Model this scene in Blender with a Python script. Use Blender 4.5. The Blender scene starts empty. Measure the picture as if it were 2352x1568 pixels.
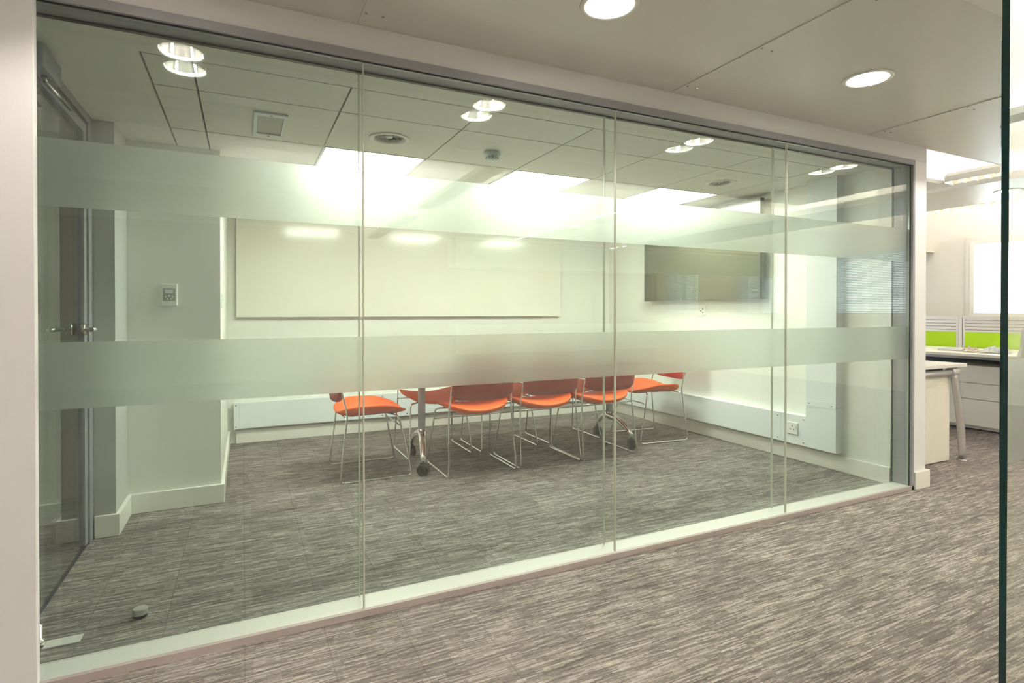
import bpy, bmesh, math, random
from mathutils import Vector, Matrix
random.seed(7)
PI = math.pi
S = bpy.context.scene
C = S.collection
# ------------------------------------------------------------ camera
GY = 2.07            # outer glazing line of the meeting room, metres in front of the camera
cam = bpy.data.cameras.new('camera'); co = bpy.data.objects.new('camera', cam); C.objects.link(co)
FPX = 1287.0
cam.sensor_width = 36; cam.lens = FPX/2352*36
YAW = math.radians(25.6); PITCH = math.radians(0.4)
co.location = (0, 0, 1.10)
co.rotation_euler = (PI/2 - PITCH, 0, -YAW)
cam.shift_y = -(68 - math.tan(PITCH)*FPX)/2352
cam.clip_start = 0.05
S.camera = co
# ------------------------------------------------------------ world and exposure
S.view_settings.view_transform = 'Standard'; S.view_settings.look = 'None'
S.view_settings.gamma = 1; S.view_settings.use_curve_mapping = False
S.view_settings.exposure = 0.5
w = bpy.data.worlds.new('sky'); S.world = w; w.use_nodes = True
wn = w.node_tree.nodes; wn.clear()
wo = wn.new('ShaderNodeOutputWorld'); wb = wn.new('ShaderNodeBackground')
wb.inputs[0].default_value = (0.86, 0.93, 1.0, 1); wb.inputs[1].default_value = 4.0
w.node_tree.links.new(wb.outputs[0], wo.inputs[0])
# lamp powers
P_DOWN = 15.0        # corridor downlights, W
E_PANEL = 23.0       # meeting room ceiling panels, emission
E_FILL = 260.0      # added fill uplights, emission
E_LOUVRE = 10.0
# ------------------------------------------------------------ materials
MATS = {}
def nmat(name):
    m = bpy.data.materials.new(name); m.use_nodes = True
    nt = m.node_tree; nt.nodes.clear()
    out = nt.nodes.new('ShaderNodeOutputMaterial')
    return m, nt, out
def pbr(name, col, rough=.5, metal=0, spec=.5, bump=0, bscale=200, var=0, coat=0, alpha=1, trans=0, ior=1.45):
    m, nt, out = nmat(name)
    b = nt.nodes.new('ShaderNodeBsdfPrincipled')
    b.inputs['Base Color'].default_value = (*col, 1)
    b.inputs['Roughness'].default_value = rough
    b.inputs['Metallic'].default_value = metal
    b.inputs['Specular IOR Level'].default_value = spec
    b.inputs['Coat Weight'].default_value = coat
    b.inputs['Alpha'].default_value = alpha
    b.inputs['Transmission Weight'].default_value = trans
    b.inputs['IOR'].default_value = ior
    tc = nt.nodes.new('ShaderNodeTexCoord')
    if bump:
        n = nt.nodes.new('ShaderNodeTexNoise'); n.inputs['Scale'].default_value = bscale; n.inputs['Detail'].default_value = 3
        nt.links.new(tc.outputs['Object'], n.inputs['Vector'])
        bu = nt.nodes.new('ShaderNodeBump'); bu.inputs['Strength'].default_value = bump; bu.inputs['Distance'].default_value = .002
        nt.links.new(n.outputs['Fac'], bu.inputs['Height']); nt.links.new(bu.outputs[0], b.inputs['Normal'])
    if var:
        n = nt.nodes.new('ShaderNodeTexNoise'); n.inputs['Scale'].default_value = 3; n.inputs['Detail'].default_value = 4
        nt.links.new(tc.outputs['Object'], n.inputs['Vector'])
        mx = nt.nodes.new('ShaderNodeMix'); mx.data_type = 'RGBA'
        mx.inputs[6].default_value = (*[c*(1-var) for c in col], 1); mx.inputs[7].default_value = (*[min(1, c*(1+var)) for c in col], 1)
        nt.links.new(n.outputs['Fac'], mx.inputs[0]); nt.links.new(mx.outputs[2], b.inputs['Base Color'])
    nt.links.new(b.outputs[0], out.inputs[0])
    MATS[name] = m
    return m
def emit(name, col, s):
    m, nt, out = nmat(name)
    e = nt.nodes.new('ShaderNodeEmission'); e.inputs[0].default_value = (*col, 1); e.inputs[1].default_value = s
    nt.links.new(e.outputs[0], out.inputs[0]); MATS[name] = m; return m
def M(n): return MATS[n]
def schlick(nt, f0):
    g = nt.nodes.new('ShaderNodeNewGeometry')
    d = nt.nodes.new('ShaderNodeVectorMath'); d.operation = 'DOT_PRODUCT'
    nt.links.new(g.outputs['Incoming'], d.inputs[0]); nt.links.new(g.outputs['Normal'], d.inputs[1])
    def mth(op, a, b=None, c=None):
        n = nt.nodes.new('ShaderNodeMath'); n.operation = op
        for i, v in enumerate((a, b, c)):
            if v is None: continue
            if isinstance(v, (int, float)): n.inputs[i].default_value = v
            else: nt.links.new(v, n.inputs[i])
        return n.outputs[0]
    a = mth('ABSOLUTE', d.outputs['Value'])
    p = mth('POWER', mth('SUBTRACT', 1, a), 5)
    return mth('MULTIPLY_ADD', p, 1-f0, f0)
def glass(name, tint, f0):
    m, nt, out = nmat(name)
    t = nt.nodes.new('ShaderNodeBsdfTransparent'); t.inputs[0].default_value = (*tint, 1)
    g = nt.nodes.new('ShaderNodeBsdfGlossy'); g.inputs['Roughness'].default_value = 0; g.inputs[0].default_value = (1, 1, 1, 1)
    mx = nt.nodes.new('ShaderNodeMixShader')
    nt.links.new(schlick(nt, f0), mx.inputs[0]); nt.links.new(t.outputs[0], mx.inputs[1]); nt.links.new(g.outputs[0], mx.inputs[2])
    nt.links.new(mx.outputs[0], out.inputs[0]); MATS[name] = m; return m
def frost(name, col, rough):
    m, nt, out = nmat(name)
    R = []
    for rg in rough:
        r = nt.nodes.new('ShaderNodeBsdfRefraction'); r.inputs[0].default_value = (*col, 1); r.inputs['Roughness'].default_value = rg; r.inputs['IOR'].default_value = 1.33; R.append(r)
    r = nt.nodes.new('ShaderNodeMixShader'); r.inputs[0].default_value = .35
    nt.links.new(R[0].outputs[0], r.inputs[1]); nt.links.new(R[1].outputs[0], r.inputs[2])
    d = nt.nodes.new('ShaderNodeBsdfDiffuse'); d.inputs[0].default_value = (.82, .86, .85, 1)
    tr = nt.nodes.new('ShaderNodeBsdfTranslucent'); tr.inputs[0].default_value = (.80, .86, .80, 1)
    m1 = nt.nodes.new('ShaderNodeMixShader'); m1.inputs[0].default_value = .5
    m2 = nt.nodes.new('ShaderNodeMixShader'); m2.inputs[0].default_value = .08
    nt.links.new(d.outputs[0], m1.inputs[1]); nt.links.new(tr.outputs[0], m1.inputs[2])
    nt.links.new(r.outputs[0], m2.inputs[1]); nt.links.new(m1.outputs[0], m2.inputs[2])
    nt.links.new(m2.outputs[0], out.inputs[0]); MATS[name] = m; return m
def carpet(name):
    m, nt, out = nmat(name); N = nt.nodes.new; L = nt.links.new
    b = N('ShaderNodeBsdfPrincipled'); b.inputs['Roughness'].default_value = .95; b.inputs['Specular IOR Level'].default_value = .1
    tc = N('ShaderNodeTexCoord')
    def brick(wd, ht, c1, c2, off=.37, seed=0):
        mp = N('ShaderNodeMapping'); mp.inputs['Location'].default_value = (seed, seed*1.7, 0); L(tc.outputs['Object'], mp.inputs[0])
        k = N('ShaderNodeTexBrick'); k.offset = off; k.inputs['Scale'].default_value = 1
        k.inputs['Brick Width'].default_value = wd; k.inputs['Row Height'].default_value = ht
        k.inputs['Mortar Size'].default_value = 0; k.inputs['Color1'].default_value = (*[c1]*3, 1); k.inputs['Color2'].default_value = (*[c2]*3, 1)
        L(mp.outputs[0], k.inputs[0]); return k
    # fine wavy threads along X
    def streak(sx, sy, seed, lo, hi):
        mp = N('ShaderNodeMapping'); mp.inputs['Scale'].default_value = (sx, sy, 1); mp.inputs['Location'].default_value = (seed, seed, 0)
        L(tc.outputs['Object'], mp.inputs[0])
        n = N('ShaderNodeTexNoise'); n.inputs['Scale'].default_value = 1; n.inputs['Detail'].default_value = 2; L(mp.outputs[0], n.inputs[0])
        r = N('ShaderNodeMapRange'); r.inputs[1].default_value = lo; r.inputs[2].default_value = hi; L(n.outputs['Fac'], r.inputs[0]); return r.outputs[0]
    k1 = brick(.07, .0045, 0, 1, .41, 3.3); k2 = brick(.16, .009, 0, 1, .37, 1.1); k3 = brick(.25, .125, 0, 1, .3, .4)
    s1 = streak(14, 190, 0, .3, .7); s2 = streak(60, 420, 5, .3, .7)
    def mth(op, a, bb, c=None):
        n = N('ShaderNodeMath'); n.operation = op
        for i, v in enumerate((a, bb, c)):
            if v is None: continue
            if isinstance(v, (int, float)): n.inputs[i].default_value = v
            else: L(v, n.inputs[i])
        return n.outputs[0]
    f = mth('MULTIPLY', k1.outputs['Color'], .34); f = mth('MULTIPLY_ADD', k2.outputs['Color'], .16, f)
    f = mth('MULTIPLY_ADD', s1, .18, f); f = mth('MULTIPLY_ADD', s2, .24, f); f = mth('MULTIPLY_ADD', k3.outputs['Color'], .08, f)
    cr = N('ShaderNodeValToRGB'); e = cr.color_ramp.elements
    e[0].position = .22; e[0].color = (.088, .078, .071, 1); e[1].position = .82; e[1].color = (.50, .448, .405, 1)
    x = cr.color_ramp.elements.new(.52); x.color = (.208, .183, .166, 1)
    L(f, cr.inputs[0])
    # seams between the carpet planks
    mp = N('ShaderNodeMapping'); mp.inputs['Rotation'].default_value = (0, 0, PI/2); L(tc.outputs['Object'], mp.inputs[0])
    sm = N('ShaderNodeTexBrick'); sm.offset = .5; sm.inputs['Scale'].default_value = 1; sm.inputs['Brick Width'].default_value = .25; sm.inputs['Row Height'].default_value = .25
    sm.inputs['Mortar Size'].default_value = .0011; sm.inputs['Color1'].default_value = (1, 1, 1, 1); sm.inputs['Color2'].default_value = (.93, .93, .93, 1); sm.inputs['Mortar'].default_value = (.62, .62, .62, 1)
    L(mp.outputs[0], sm.inputs[0])
    mx = N('ShaderNodeMix'); mx.data_type = 'RGBA'; mx.blend_type = 'MULTIPLY'; mx.inputs[0].default_value = 1
    L(cr.outputs[0], mx.inputs[6]); L(sm.outputs['Color'], mx.inputs[7]); L(mx.outputs[2], b.inputs['Base Color'])
    bu = N('ShaderNodeBump'); bu.inputs['Strength'].default_value = .5; bu.inputs['Distance'].default_value = .003; L(f, bu.inputs['Height']); L(bu.outputs[0], b.inputs['Normal'])
    L(b.outputs[0], out.inputs[0]); MATS[name] = m
carpet('carpet')
pbr('paint', (.83, .825, .83), .42, bump=.12, bscale=260)
pbr('cream_paint', (.78, .735, .64), .55, bump=.08, bscale=260)
pbr('room_paint', (.84, .835, .77), .5, bump=.08, bscale=260)
pbr('skirting_gloss', (.86, .84, .77), .25)
pbr('ceiling_metal', (.68, .655, .60), .33, spec=.6, bump=.04, bscale=2.2, var=.03)
pbr('ceiling_tile', (.74, .745, .68), .6, bump=.05, bscale=300)
pbr('soffit', (.82, .80, .76), .6)
pbr('void', (.10, .10, .09), .9)
pbr('alu', (.31, .31, .335), .55, metal=.2)
pbr('alu_dark', (.05, .05, .055), .5)
pbr('alu_lit', (.74, .72, .68), .35, metal=.2)  # aluminium made paler, bright light on the sill put into the colour
pbr('alu_taupe', (.44, .38, .36), .45, metal=.2)
pbr('trunking', (.82, .85, .86), .3)
pbr('white_plastic', (.84, .84, .80), .35)
pbr('grey_plastic', (.42, .42, .40), .4)
pbr('pale_plastic', (.72, .78, .80), .4)
pbr('dark', (.02, .02, .022), .4)
pbr('chrome', (.80, .80, .78), .10, metal=1)
pbr('satin_steel', (.66, .65, .62), .24, metal=1)
pbr('polished_alu', (.80, .78, .74), .16, metal=1)
pbr('column_grey', (.42, .42, .43), .4)
pbr('desk_silver', (.56, .54, .53), .36, metal=.5)
pbr('orange_fabric', (.84, .115, .010), .62, bump=.15, bscale=900)
pbr('red_shell', (.36, .014, .006), .45)
pbr('black_shell', (.02, .02, .02), .5)
pbr('table_white', (.80, .79, .74), .35)
pbr('white_laminate', (.86, .83, .72), .35)
pbr('laminate_edge', (.80, .78, .72), .4)
pbr('green_fabric', (.31, .50, .008), .8, bump=.1, bscale=900)
pbr('rail_alu', (.56, .54, .50), .4, metal=.3)
pbr('groove', (.16, .15, .14), .6)
pbr('whiteboard_gloss', (.84, .82, .72), .13, spec=.6)
pbr('screen', (.10, .095, .06), .06, spec=.6)
pbr('screen_frame', (.10, .095, .07), .2)
pbr('wood', (.40, .28, .13), .4, var=.15)
pbr('red_paint', (.55, .04, .04), .4)
pbr('paper', (.80, .82, .82), .7)
pbr('pink_paper', (.78, .69, .61), .7)
pbr('polythene', (.80, .83, .82), .25, alpha=.55)
pbr('blind', (.72, .76, .80), .45)
pbr('facade', (.75, .76, .78), .8)
pbr('facade_glass', (.10, .14, .20), .1)
pbr('chair_grey', (.25, .27, .29), .8)
pbr('cap_metal', (.38, .37, .33), .4)
pbr('joint', (.50, .51, .42), .3)
pbr('edge_green', (.005, .032, .032), .15, spec=.5)
pbr('edge_pale', (.40, .45, .38), .12, spec=.9)
glass('clear_glass', (.953, .984, .970), .042)
glass('door_glass', (.955, .98, .95), .045)
frost('frosted_film', (.95, .975, .955), (.38, .72))
emit('lamp_panel', (.99, 1.0, .87), E_PANEL)
emit('lamp_tube', (1.0, .92, .80), 90); emit('lip_glow', (1.0, .93, .82), 45)  # the second one is a painted glint for the reflector lip
emit('fill_strip', (1.0, .96, .91), E_FILL)  # glow of the added fill uplights
emit('lamp_louvre', (1.0, .92, .78), E_LOUVRE)
pbr('reflector', (.95, .93, .90), .24, metal=1)
# ------------------------------------------------------------ mesh helpers
def bm_new(): return bmesh.new()
def box(bm, x0, x1, y0, y1, z0, z1, mi=0, bev=0):
    vs = [bm.verts.new((x, y, z)) for z in (z0, z1) for y in (y0, y1) for x in (x0, x1)]
    F = []
    for q in ((0, 2, 3, 1), (4, 5, 7, 6), (0, 1, 5, 4), (2, 6, 7, 3), (0, 4, 6, 2), (1, 3, 7, 5)):
        f = bm.faces.new([vs[i] for i in q]); f.material_index = mi; F.append(f)
    if bev:
        es = list({e for f in F for e in f.edges})
        r = bmesh.ops.bevel(bm, geom=es, offset=bev, segments=2, affect='EDGES', profile=.5)
        for f in r['faces']: f.material_index = mi
    return vs
def rounded_path(pts, r, n=5):
    pts = [Vector(p) for p in pts]; out = [pts[0]]
    for a, b, c in zip(pts, pts[1:], pts[2:]):
        d1 = (a-b); d2 = (c-b); rr = min(r, d1.length*.45, d2.length*.45)
        p = b + d1.normalized()*rr; q = b + d2.normalized()*rr
        for i in range(n+1):
            t = i/n; out.append(p*(1-t)**2 + b*2*t*(1-t) + q*t*t)
    out.append(pts[-1]); return out
def tube(bm, pts, r, seg=10, mi=0, cap=True, radii=None):
    pts = [Vector(p) for p in pts]; rings = []
    up = Vector((0, 0, 1))
    t0 = (pts[1]-pts[0]).normalized()
    n = t0.orthogonal().normalized()
    for i, p in enumerate(pts):
        if i == 0: t = pts[1]-pts[0]
        elif i == len(pts)-1: t = pts[-1]-pts[-2]
        else: t = (pts[i+1]-pts[i]).normalized() + (pts[i]-pts[i-1]).normalized()
        t = t.normalized()
        n = (n - t*n.dot(t)).normalized(); b = t.cross(n)
        rr = radii[i] if radii else r
        rings.append([bm.verts.new(p + (n*math.cos(2*PI*k/seg) + b*math.sin(2*PI*k/seg))*rr) for k in range(seg)])
    for A, B in zip(rings, rings[1:]):
        for k in range(seg):
            f = bm.faces.new((A[k], A[(k+1) % seg], B[(k+1) % seg], B[k])); f.smooth = True; f.material_index = mi
    if cap:
        bm.faces.new(rings[0][::-1]).material_index = mi; bm.faces.new(rings[-1]).material_index = mi
def lathe(bm, prof, seg=40, mi=0, c=(0, 0, 0), axis='z', smooth=True, close=True):
    rings = []
    def pt(r, h, a):
        x, y = r*math.cos(a), r*math.sin(a)
        v = {'z': (x, y, h), 'y': (x, h, y), 'x': (h, x, y)}[axis]
        return (v[0]+c[0], v[1]+c[1], v[2]+c[2])
    for r, h in prof:
        if r < 1e-6: rings.append([bm.verts.new(pt(0, h, 0))])
        else: rings.append([bm.verts.new(pt(r, h, 2*PI*k/seg)) for k in range(seg)])
    for A, B in zip(rings, rings[1:]):
        for k in range(seg):
            a = A[k % len(A)]; a2 = A[(k+1) % len(A)]; b = B[k % len(B)]; b2 = B[(k+1) % len(B)]
            vs = []
            for v in (a, a2, b2, b):
                if v not in vs: vs.append(v)
            if len(vs) > 2:
                f = bm.faces.new(vs); f.smooth = smooth; f.material_index = mi
def prism(bm, poly, axis, a, b, mi=0):
    # poly: 2D points; extruded along axis from a to b
    def P(u, v, h):
        return {'x': (h, u, v), 'y': (u, h, v), 'z': (u, v, h)}[axis]
    A = [bm.verts.new(P(u, v, a)) for u, v in poly]; B = [bm.verts.new(P(u, v, b)) for u, v in poly]
    n = len(poly)
    for k in range(n): bm.faces.new((A[k], A[(k+1) % n], B[(k+1) % n], B[k])).material_index = mi
    bm.faces.new(A[::-1]).material_index = mi; bm.faces.new(B).material_index = mi
def plate_hole(bm, x0, x1, y0, y1, z0, z1, holes_c, r, mi=0, seg=32):
    # plate with one round hole
    cx, cy = holes_c; angs = [2*PI*k/seg for k in range(seg)]
    corner = [math.atan2(y-cy, x-cx) % (2*PI) for x in (x0, x1) for y in (y0, y1)]
    angs = sorted(set([round(a, 5) for a in angs+corner]))
    def rim(a):
        dx, dy = math.cos(a), math.sin(a); t = 1e9
        if dx > 1e-6: t = min(t, (x1-cx)/dx)
        if dx < -1e-6: t = min(t, (x0-cx)/dx)
        if dy > 1e-6: t = min(t, (y1-cy)/dy)
        if dy < -1e-6: t = min(t, (y0-cy)/dy)
        return cx+dx*t, cy+dy*t
    L = []
    for a in angs:
        ix, iy = cx+r*math.cos(a), cy+r*math.sin(a); ox, oy = rim(a)
        L.append([bm.verts.new(v) for v in ((ix, iy, z0), (ox, oy, z0), (ox, oy, z1), (ix, iy, z1))])
    n = len(L)
    for k in range(n):
        A, B = L[k], L[(k+1) % n]
        for i in range(4):
            j = (i+1) % 4
            bm.faces.new((A[i], B[i], B[j], A[j])).material_index = mi
def obj(name, bm, mats, parent=None, loc=None, rot=None, smooth=False):
    bmesh.ops.recalc_face_normals(bm, faces=bm.faces)
    me = bpy.data.meshes.new(name); bm.to_mesh(me); bm.free()
    for m in (mats if isinstance(mats, (list, tuple)) else [mats]): me.materials.append(M(m))
    if smooth:
        for p in me.polygons: p.use_smooth = True
    o = bpy.data.objects.new(name, me); C.objects.link(o)
    if parent: o.parent = parent
    if loc: o.location = loc
    if rot: o.rotation_euler = rot
    return o
def tag(o, label, cat, group=None, kind=None):
    o['label'] = label; o['category'] = cat
    if group: o['group'] = group
    if kind: o['kind'] = kind
    return o
def thing(name, label, cat, loc=(0, 0, 0), rz=0, group=None):
    o = bpy.data.objects.new(name, None); C.objects.link(o); o.empty_display_size = .1
    o.location = loc; o.rotation_euler = (0, 0, rz)
    return tag(o, label, cat, group)
def struct(name, bm, mats, label=None, parent=None):
    o = obj(name, bm, mats, parent)
    if not parent: o['kind'] = 'structure'
    if label: o['label'] = label
    return o
def sbox(name, mats, *b, label=None, parent=None, bev=0):
    bm = bm_new(); box(bm, *b, bev=bev); return struct(name, bm, mats, label, parent)
def pbox(name, mat, parent, *b, bev=0):
    bm = bm_new(); box(bm, *b, bev=bev); return obj(name, bm, mat, parent)
def dup(root, loc, rz=None, label=None, group=None):
    def cp(o, par):
        c = o.copy(); C.objects.link(c); c.parent = par
        for ch in list(o.children): cp(ch, c)
        return c
    r = cp(root, None); r.location = loc
    if rz is not None: r.rotation_euler = (0, 0, rz)
    if label: r['label'] = label
    if group: r['group'] = group
    return r
# ------------------------------------------------------------ dimensions
CH = 2.13       # corridor ceiling
RC = 2.03       # meeting room ceiling
IY = 2.15       # inner glazing line
RX = 3.72       # meeting room right wall
BY = 5.23       # meeting room back wall
GT = 2.004      # top of glass
WX = 8.2        # window wall of the open office
OC = 3.00       # office slab ceiling
# ------------------------------------------------------------ floor, slab
sbox('floor', 'carpet', -4.5, WX, -9, 8.5, -.05, 0, label='striped grey brown carpet tiles')
sbox('ceiling', 'soffit', -4.5, WX+.2, -9, 8.5, OC, OC+.1, label='pale plaster slab ceiling over the open office')
# corridor ceiling of metal panels
LX = [-.22, 1.11, 2.49, 3.85]; LYD = 1.56; HR = .083
seams = [-1.085, .37, 1.81, 3.27, 4.80]
bm = bm_new()
for i in range(4):
    plate_hole(bm, seams[i], seams[i+1], 1.02, 2.06, CH, CH+.02, (LX[i], LYD), HR)
box(bm, -2.6, -1.085, 1.02, 2.06, CH, CH+.02)
struct('ceiling_corridor', bm, 'ceiling_metal', 'satin grey metal ceiling panels over the corridor')
for sx in seams[1:4]:
    t = tag(obj('cover_strip', (lambda b: (box(b, sx, sx+.085, 1.02, 2.05, CH-.004, CH), b)[1])(bm_new()), 'ceiling_metal'), '', 'ceiling strip', 'cover strips screwed over the corridor ceiling joints')
    near = {.37: 'narrow metal cover strip at the corridor ceiling, beside the left pane joint', 1.81: 'narrow metal cover strip between the two corridor downlights', 3.27: 'narrow metal cover strip right of the oval looking downlight, nearest the open office'}[sx]
    t['label'] = near
    for yy in (1.15, 1.555, 1.96):
        for dx in (.014, .071):
            b = bm_new(); lathe(b, [(0, -.003), (.004, -.0025), (.0055, 0)], 12, c=(sx+dx, yy, CH-.004)); obj('screw', b, 'satin_steel', t)
# plaster soffit on the near side of the corridor, return edges
sbox('trim_1', 'soffit', -2.6, 4.8, .50, 1.02, CH-.012, CH+.02, label='pale plaster soffit along the near side of the corridor')
sbox('trim_2', 'soffit', -2.6, 4.82, .48, .50, CH-.012, OC)
sbox('trim_3', 'soffit', 4.80, 4.82, .50, 2.06, CH, CH+.30)
sbox('trim_4', 'soffit', 3.88, 4.82, 2.06, 2.075, CH, CH+.30)
# ------------------------------------------------------------ walls of the meeting room
sbox('wall_left', 'paint', -2.6, -.538, 2.035, 2.062, 0, CH, label='white painted wall at the left edge', bev=.002)
sbox('wall_front', 'paint', -.538, 3.88, 2.058, 2.165, 2.036, OC, label='white bulkhead above the glazed partition')
sbox('wall_right', 'paint', 3.738, 3.88, 2.058, BY+.1, 0, 2.036, label='white wall end to the right of the glazed partition', bev=.0015)
sbox('wall_right.001', 'room_paint', RX, 3.74, 2.165, BY+.1, 0, RC+.1, label='cream right wall of the meeting room')
sbox('wall_back', 'room_paint', -.12, RX, BY, BY+.1, 0, RC+.1, label='cream back wall of the meeting room')
sbox('wall_left.001', 'room_paint', -.57, -.12, 3.645, BY+.1, 0, RC+.1, label='cream projecting wall with the thermostat')
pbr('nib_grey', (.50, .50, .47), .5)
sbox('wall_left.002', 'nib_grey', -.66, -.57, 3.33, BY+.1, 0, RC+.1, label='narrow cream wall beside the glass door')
# skirting
sk = .108
def skirt(name, label, *boxes):
    bm = bm_new()
    for b in boxes: box(bm, *b, 0, sk, bev=.003)
    struct(name, bm, 'skirting_gloss', label)
skirt('baseboard_right', 'white skirting at the foot of the right wall', (RX-.018, RX, 2.17, BY))
skirt('baseboard_back', 'white skirting at the foot of the back wall', (-.06, RX-.018, BY-.03, BY))
skirt('baseboard_left', 'white skirting round the projecting left wall', (-.57, -.102, 3.627, 3.645), (-.12, -.102, 3.645, BY), (-.57, -.552, 3.33, 3.627), (-.655, -.552, 3.312, 3.33))
skirt('baseboard_corridor', 'white skirting block at the wall end beside the partition', (3.745, 3.898, 2.038, 2.058), (3.88, 3.898, 2.058, BY))
# ------------------------------------------------------------ meeting room ceiling
xs = [-.332, -.171, .408, 1.008, 1.608, 2.208, 2.808, 3.408]; ys = [2.39, 2.70, 3.30, 3.90, 4.50, 5.10]
g = .004
lamps = {(2, 2), (4, 2), (6, 2)}
bm = bm_new()
box(bm, -.72, RX, IY+.01, ys[0]-g, RC, RC+.02)
box(bm, -.72, xs[0]-g, ys[0]-g, 3.64, RC, RC+.02)
box(bm, xs[-1]+g, RX, ys[0]-g, BY, RC, RC+.02)
box(bm, -.12, xs[-1]+g, ys[-1]+g, BY, RC, RC+.02)
holes = {(2, 1): .082, (6, 1): .082}
for i in range(len(xs)-1):
    for j in range(len(ys)-1):
        if (i, j) in lamps: continue
        if i == 0 and j > 1: continue
        if i == 0 and j == 1: box(bm, xs[0]+g, xs[1]-g, ys[2]+g, 3.645, RC, RC+.02)
        x0, x1, y0, y1 = xs[i]+g, xs[i+1]-g, ys[j]+g, ys[j+1]-g
        if (i, j) in holes: plate_hole(bm, x0, x1, y0, y1, RC, RC+.02, ((x0+x1)/2, (y0+y1)/2), holes[(i, j)])
        else: box(bm, x0, x1, y0, y1, RC, RC+.02)
struct('ceiling_room', bm, 'ceiling_tile', 'white ceiling tiles of the meeting room')
sbox('ceiling_void', 'void', -.72, RX, IY+.02, BY, RC+.12, RC+.14)
# light panels
def light_panel(i, j, label):
    cx, cy = (xs[i]+xs[i+1])/2, (ys[j]+ys[j+1])/2
    t = thing('ceiling_light_panel', label, 'ceiling light', (cx, cy, RC), group='square light panels in the meeting room ceiling')
    h = .6/2-g
    bm = bm_new()
    for b in ((-h, h, -h, -h+.012), (-h, h, h-.012, h), (-h, -h+.012, -h+.012, h-.012), (h-.012, h, -h+.012, h-.012)): box(bm, *b, -.002, .03)
    obj('frame', bm, 'white_plastic', t)
    pbox('diffuser', 'lamp_panel', t, -h+.012, h-.012, -h+.012, h-.012, .004, .012)
light_panel(2, 2, 'glowing square ceiling panel nearest the wall thermostat, left of three')
light_panel(4, 2, 'glowing square ceiling panel in the middle of the meeting room ceiling')
light_panel(6, 2, 'glowing square ceiling panel nearest the wall screen, right of three')
def diffuser(cx, cy, label):
    t = thing('air_diffuser', label, 'air vent', (cx, cy, RC), group='round swirl vents in the meeting room ceiling')
    bm = bm_new(); lathe(bm, [(.082, .02), (.078, .002), (.09, -.008), (.104, -.006), (.108, 0), (.10, .001)], 48); obj('ring', bm, 'white_plastic', t)
    bm = bm_new()
    for k in range(12):
        a = 2*PI*k/12
        pts = []
        for rr, aa, zz in ((.018, 0, .012), (.078, -.17, .004), (.078, .16, .026), (.018, .35, .016)):
            pts.append(bm.verts.new((rr*math.cos(a+aa), rr*math.sin(a+aa), zz)))
        bm.faces.new(pts)
    bmesh.ops.solidify(bm, geom=bm.faces[:], thickness=.0015)
    obj('blades', bm, 'white_plastic', t)
    bm = bm_new(); lathe(bm, [(0, .003), (.018, .004), (.02, .014)], 24); obj('hub', bm, 'white_plastic', t)
    bm = bm_new(); lathe(bm, [(0, .06), (.083, .06), (.083, .02)], 32); obj('duct', bm, 'dark', t)
diffuser((xs[2]+xs[3])/2, (ys[1]+ys[2])/2, 'round swirl vent left of the smoke detector')
diffuser((xs[6]+xs[7])/2, (ys[1]+ys[2])/2, 'round swirl vent at the right of the ceiling near the wall screen')
# smoke detector
t = thing('smoke_detector', 'round white smoke detector on the meeting room ceiling', 'smoke detector', ((xs[3]+xs[4])/2, (ys[1]+ys[2])/2, RC))
bm = bm_new(); lathe(bm, [(.05, 0), (.052, -.006), (.048, -.02), (.04, -.026), (0, -.026)], 40); obj('base', bm, 'pale_plastic', t)
bm = bm_new(); lathe(bm, [(.036, -.026), (.034, -.044), (.026, -.05), (0, -.05)], 32); obj('sensor_head', bm, 'pale_plastic', t)
bm = bm_new()
for k in range(10):
    a = 2*PI*k/10; c, s = math.cos(a), math.sin(a)
    v = box(bm, .030, .0375, -.005, .005, -.042, -.029)
    bmesh.ops.rotate(bm, verts=v, cent=(0, 0, 0), matrix=Matrix.Rotation(a, 3, 'Z'))
obj('slots', bm, 'grey_plastic', t)
# square access grille
t = thing('ceiling_grille', 'small white framed grille set in the ceiling left of the round vents', 'grille', (.12, 3.035, RC))
bm = bm_new(); hx, hy = .073, .185
for b in ((-hx, hx, -hy, -hy+.04), (-hx, hx, hy-.04, hy), (-hx, -hx+.016, -hy+.04, hy-.04), (hx-.016, hx, -hy+.04, hy-.04)): box(bm, *b, -.010, 0, bev=.002)
obj('frame', bm, 'pale_plastic', t)
pbox('mesh_panel', 'grey_plastic', t, -hx+.016, hx-.016, -hy+.04, hy-.04, -.003, 0)
for yy in (-hy+.02, hy-.02):
    bm = bm_new(); lathe(bm, [(0, -.013), (.006, -.012), (.006, -.009)], 12, c=(0, yy, 0)); obj('latch', bm, 'grey_plastic', t)
# ------------------------------------------------------------ glazed partition
GX = [-.718, .393, 1.505, 2.615, 3.717]
t = thing('partition_frame', 'grey aluminium head, sill and jamb frame around the glazed meeting room front', 'frame', (0, GY, 0))
def fr(name, m, *b): return pbox(name, m, t, b[0], b[1], b[2]-GY, b[3]-GY, b[4], b[5])
fr('head_rail', 'alu', -.738, 3.737, 2.045, 2.058, GT, 2.034)
fr('head_channel', 'alu', -.738, 3.737, 2.058, 2.165, GT+.004, 2.034)
fr('head_gasket', 'alu_dark', -.718, 3.717, 2.0602, 2.0645, GT-.004, GT+.004)
fr('head_gasket', 'alu_dark', -.718, 3.717, IY+.0105, IY+.0155, GT-.006, GT+.004)
fr('jamb', 'alu', 3.717, 3.737, 2.045, 2.165, 0, GT)
fr('jamb', 'alu', -.738, -.718, 2.063, 2.165, 0, GT)
fr('jamb_gasket', 'alu_dark', 3.711, 3.717, 2.0605, 2.0645, .025, GT-.004)
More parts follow.
